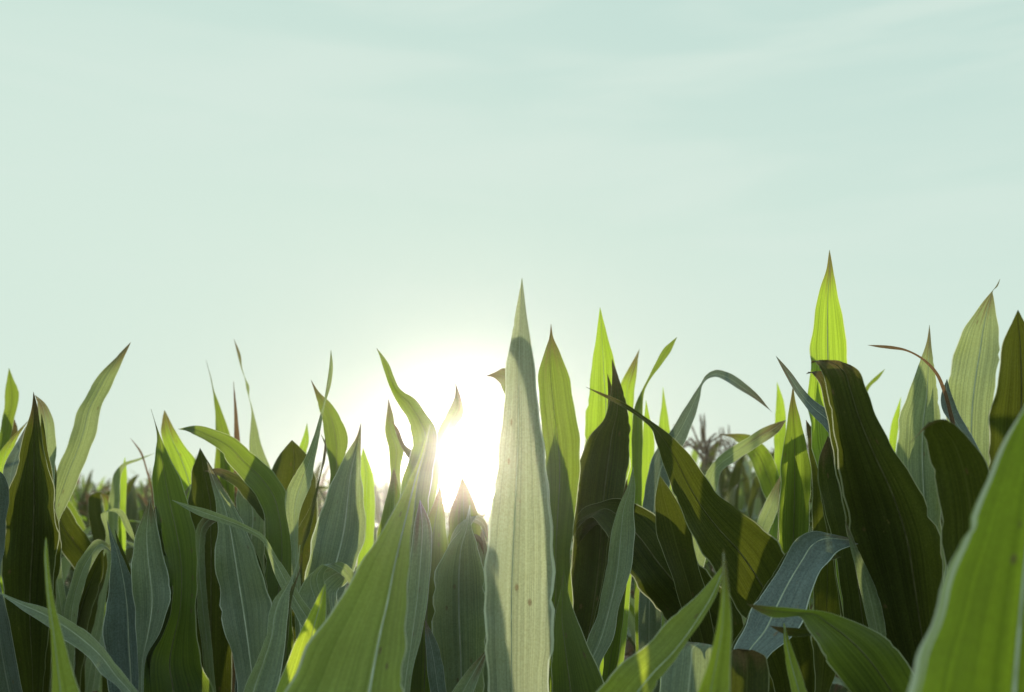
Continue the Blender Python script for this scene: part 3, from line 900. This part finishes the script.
# ------------------------------------------------------------------ air
def haze_box():
    X, Y0, Y1, Z0, Z1 = 420, -420, 420, -1.0, 2.56
    v = [Vector(p) for p in ((-X, Y0, Z0), (X, Y0, Z0), (X, Y1, Z0), (-X, Y1, Z0), (-X, Y0, Z1), (X, Y0, Z1), (X, Y1, Z1), (-X, Y1, Z1))]
    f = [(0, 3, 2, 1), (4, 5, 6, 7), (0, 1, 5, 4), (1, 2, 6, 5), (2, 3, 7, 6), (3, 0, 4, 7)]
    m, nt = new_mat('evening_haze')
    p = N(nt, 'ShaderNodeVolumePrincipled')
    p.inputs['Color'].default_value = (1.0, 0.95, 0.90, 1)
    p.inputs['Density'].default_value = HAZE_D
    p.inputs['Anisotropy'].default_value = HAZE_G
    out = N(nt, 'ShaderNodeOutputMaterial')
    L(nt, p.outputs[0], out.inputs['Volume'])
    o = obj('haze', mesh('haze', v, f, m, smooth=False))
    o['kind'] = 'stuff'
    return o


HAZE_D = 0.0032
HAZE_G = 0.965
haze_box()

# ------------------------------------------------------------------ sky and sun
w = bpy.data.worlds.new("World")
scn.world = w
w.use_nodes = True
nt = w.node_tree
nt.nodes.clear()
sky = N(nt, 'ShaderNodeTexSky', sky_type='NISHITA')
sky.sun_disc = False
sky.sun_elevation = SUN_EL
sky.sun_rotation = SUN_AZ
sky.air_density = 1.0
sky.dust_density = 2.0
bg1 = N(nt, 'ShaderNodeBackground', inp={1: 0.06})
L(nt, sky.outputs[0], bg1.inputs[0])
tc = N(nt, 'ShaderNodeTexCoord').outputs['Generated']
sp = N(nt, 'ShaderNodeSeparateXYZ')
L(nt, tc, sp.inputs[0])
elev = sp.outputs[2]
# thin high veil of cloud, brighter low down and towards the left, with faint wisps
mp = N(nt, 'ShaderNodeMapping')
mp.inputs['Scale'].default_value = (2.2, 2.2, 13.0)
mp.inputs['Rotation'].default_value = (0.0, 0.10, 0.3)
L(nt, tc, mp.inputs[0])
nz = N(nt, 'ShaderNodeTexNoise')
nz.inputs['Scale'].default_value = 1.35
nz.inputs['Detail'].default_value = 5.0
nz.inputs['Roughness'].default_value = 0.52
nz.inputs['Distortion'].default_value = 0.5
L(nt, mp.outputs[0], nz.inputs['Vector'])
wisp = ramp(nt, nz.outputs[0], 0.35, 0.70)
g1 = ramp(nt, math_node(nt, 'ADD', elev, math_node(nt, 'MULTIPLY', sp.outputs[0], 0.22)), 0.14, 0.62)
base = mix_col(nt, g1, (0.700, 0.868, 0.772), (0.575, 0.775, 0.715))
upw = ramp(nt, elev, 0.10, 0.30)
base = mix_col(nt, math_node(nt, 'MULTIPLY', math_node(nt, 'MULTIPLY', wisp, 0.75), upw), base, (0.715, 0.865, 0.785))
bg2 = N(nt, 'ShaderNodeBackground', inp={1: 1.0})
L(nt, base, bg2.inputs[0])
mx = N(nt, 'ShaderNodeMixShader')
mx.inputs[0].default_value = 0.93
L(nt, bg1.outputs[0], mx.inputs[1])
L(nt, bg2.outputs[0], mx.inputs[2])
# the sun's disc, where the sun lamp stands
vd = N(nt, 'ShaderNodeVectorMath', operation='DOT_PRODUCT')
nrm = N(nt, 'ShaderNodeVectorMath', operation='NORMALIZE')
L(nt, tc, nrm.inputs[0])
L(nt, nrm.outputs[0], vd.inputs[0])
vd.inputs[1].default_value = SUN_DIR
disc = ramp(nt, vd.outputs['Value'], math.cos(math.radians(0.75)), math.cos(math.radians(0.35)))
bg3 = N(nt, 'ShaderNodeBackground')
bg3.inputs[0].default_value = (1.0, 0.97, 0.86, 1)
L(nt, math_node(nt, 'MULTIPLY', disc, 14.0), bg3.inputs[1])
ad = N(nt, 'ShaderNodeAddShader')
L(nt, mx.outputs[0], ad.inputs[0])
L(nt, bg3.outputs[0], ad.inputs[1])
wo = N(nt, 'ShaderNodeOutputWorld')
L(nt, ad.outputs[0], wo.inputs[0])

sl = bpy.data.lights.new('sun', 'SUN')
sl.energy = 5.0
sl.angle = math.radians(0.5)
sl.color = (1.0, 0.91, 0.78)
so = bpy.data.objects.new('sun', sl)
col.objects.link(so)
so.rotation_euler = SUN_DIR.to_track_quat('Z', 'Y').to_euler()
so.location = (0, 0, 20)

# ------------------------------------------------------------------ render settings
scn.view_settings.view_transform = 'Standard'
scn.view_settings.look = 'None'
scn.view_settings.exposure = 0.0
scn.view_settings.gamma = 1.0
scn.render.engine = 'CYCLES'
scn.cycles.use_denoising = True
scn.cycles.max_bounces = 8
scn.cycles.diffuse_bounces = 4
scn.cycles.transmission_bounces = 6
scn.cycles.volume_bounces = 1
scn.cycles.sample_clamp_indirect = 6.0
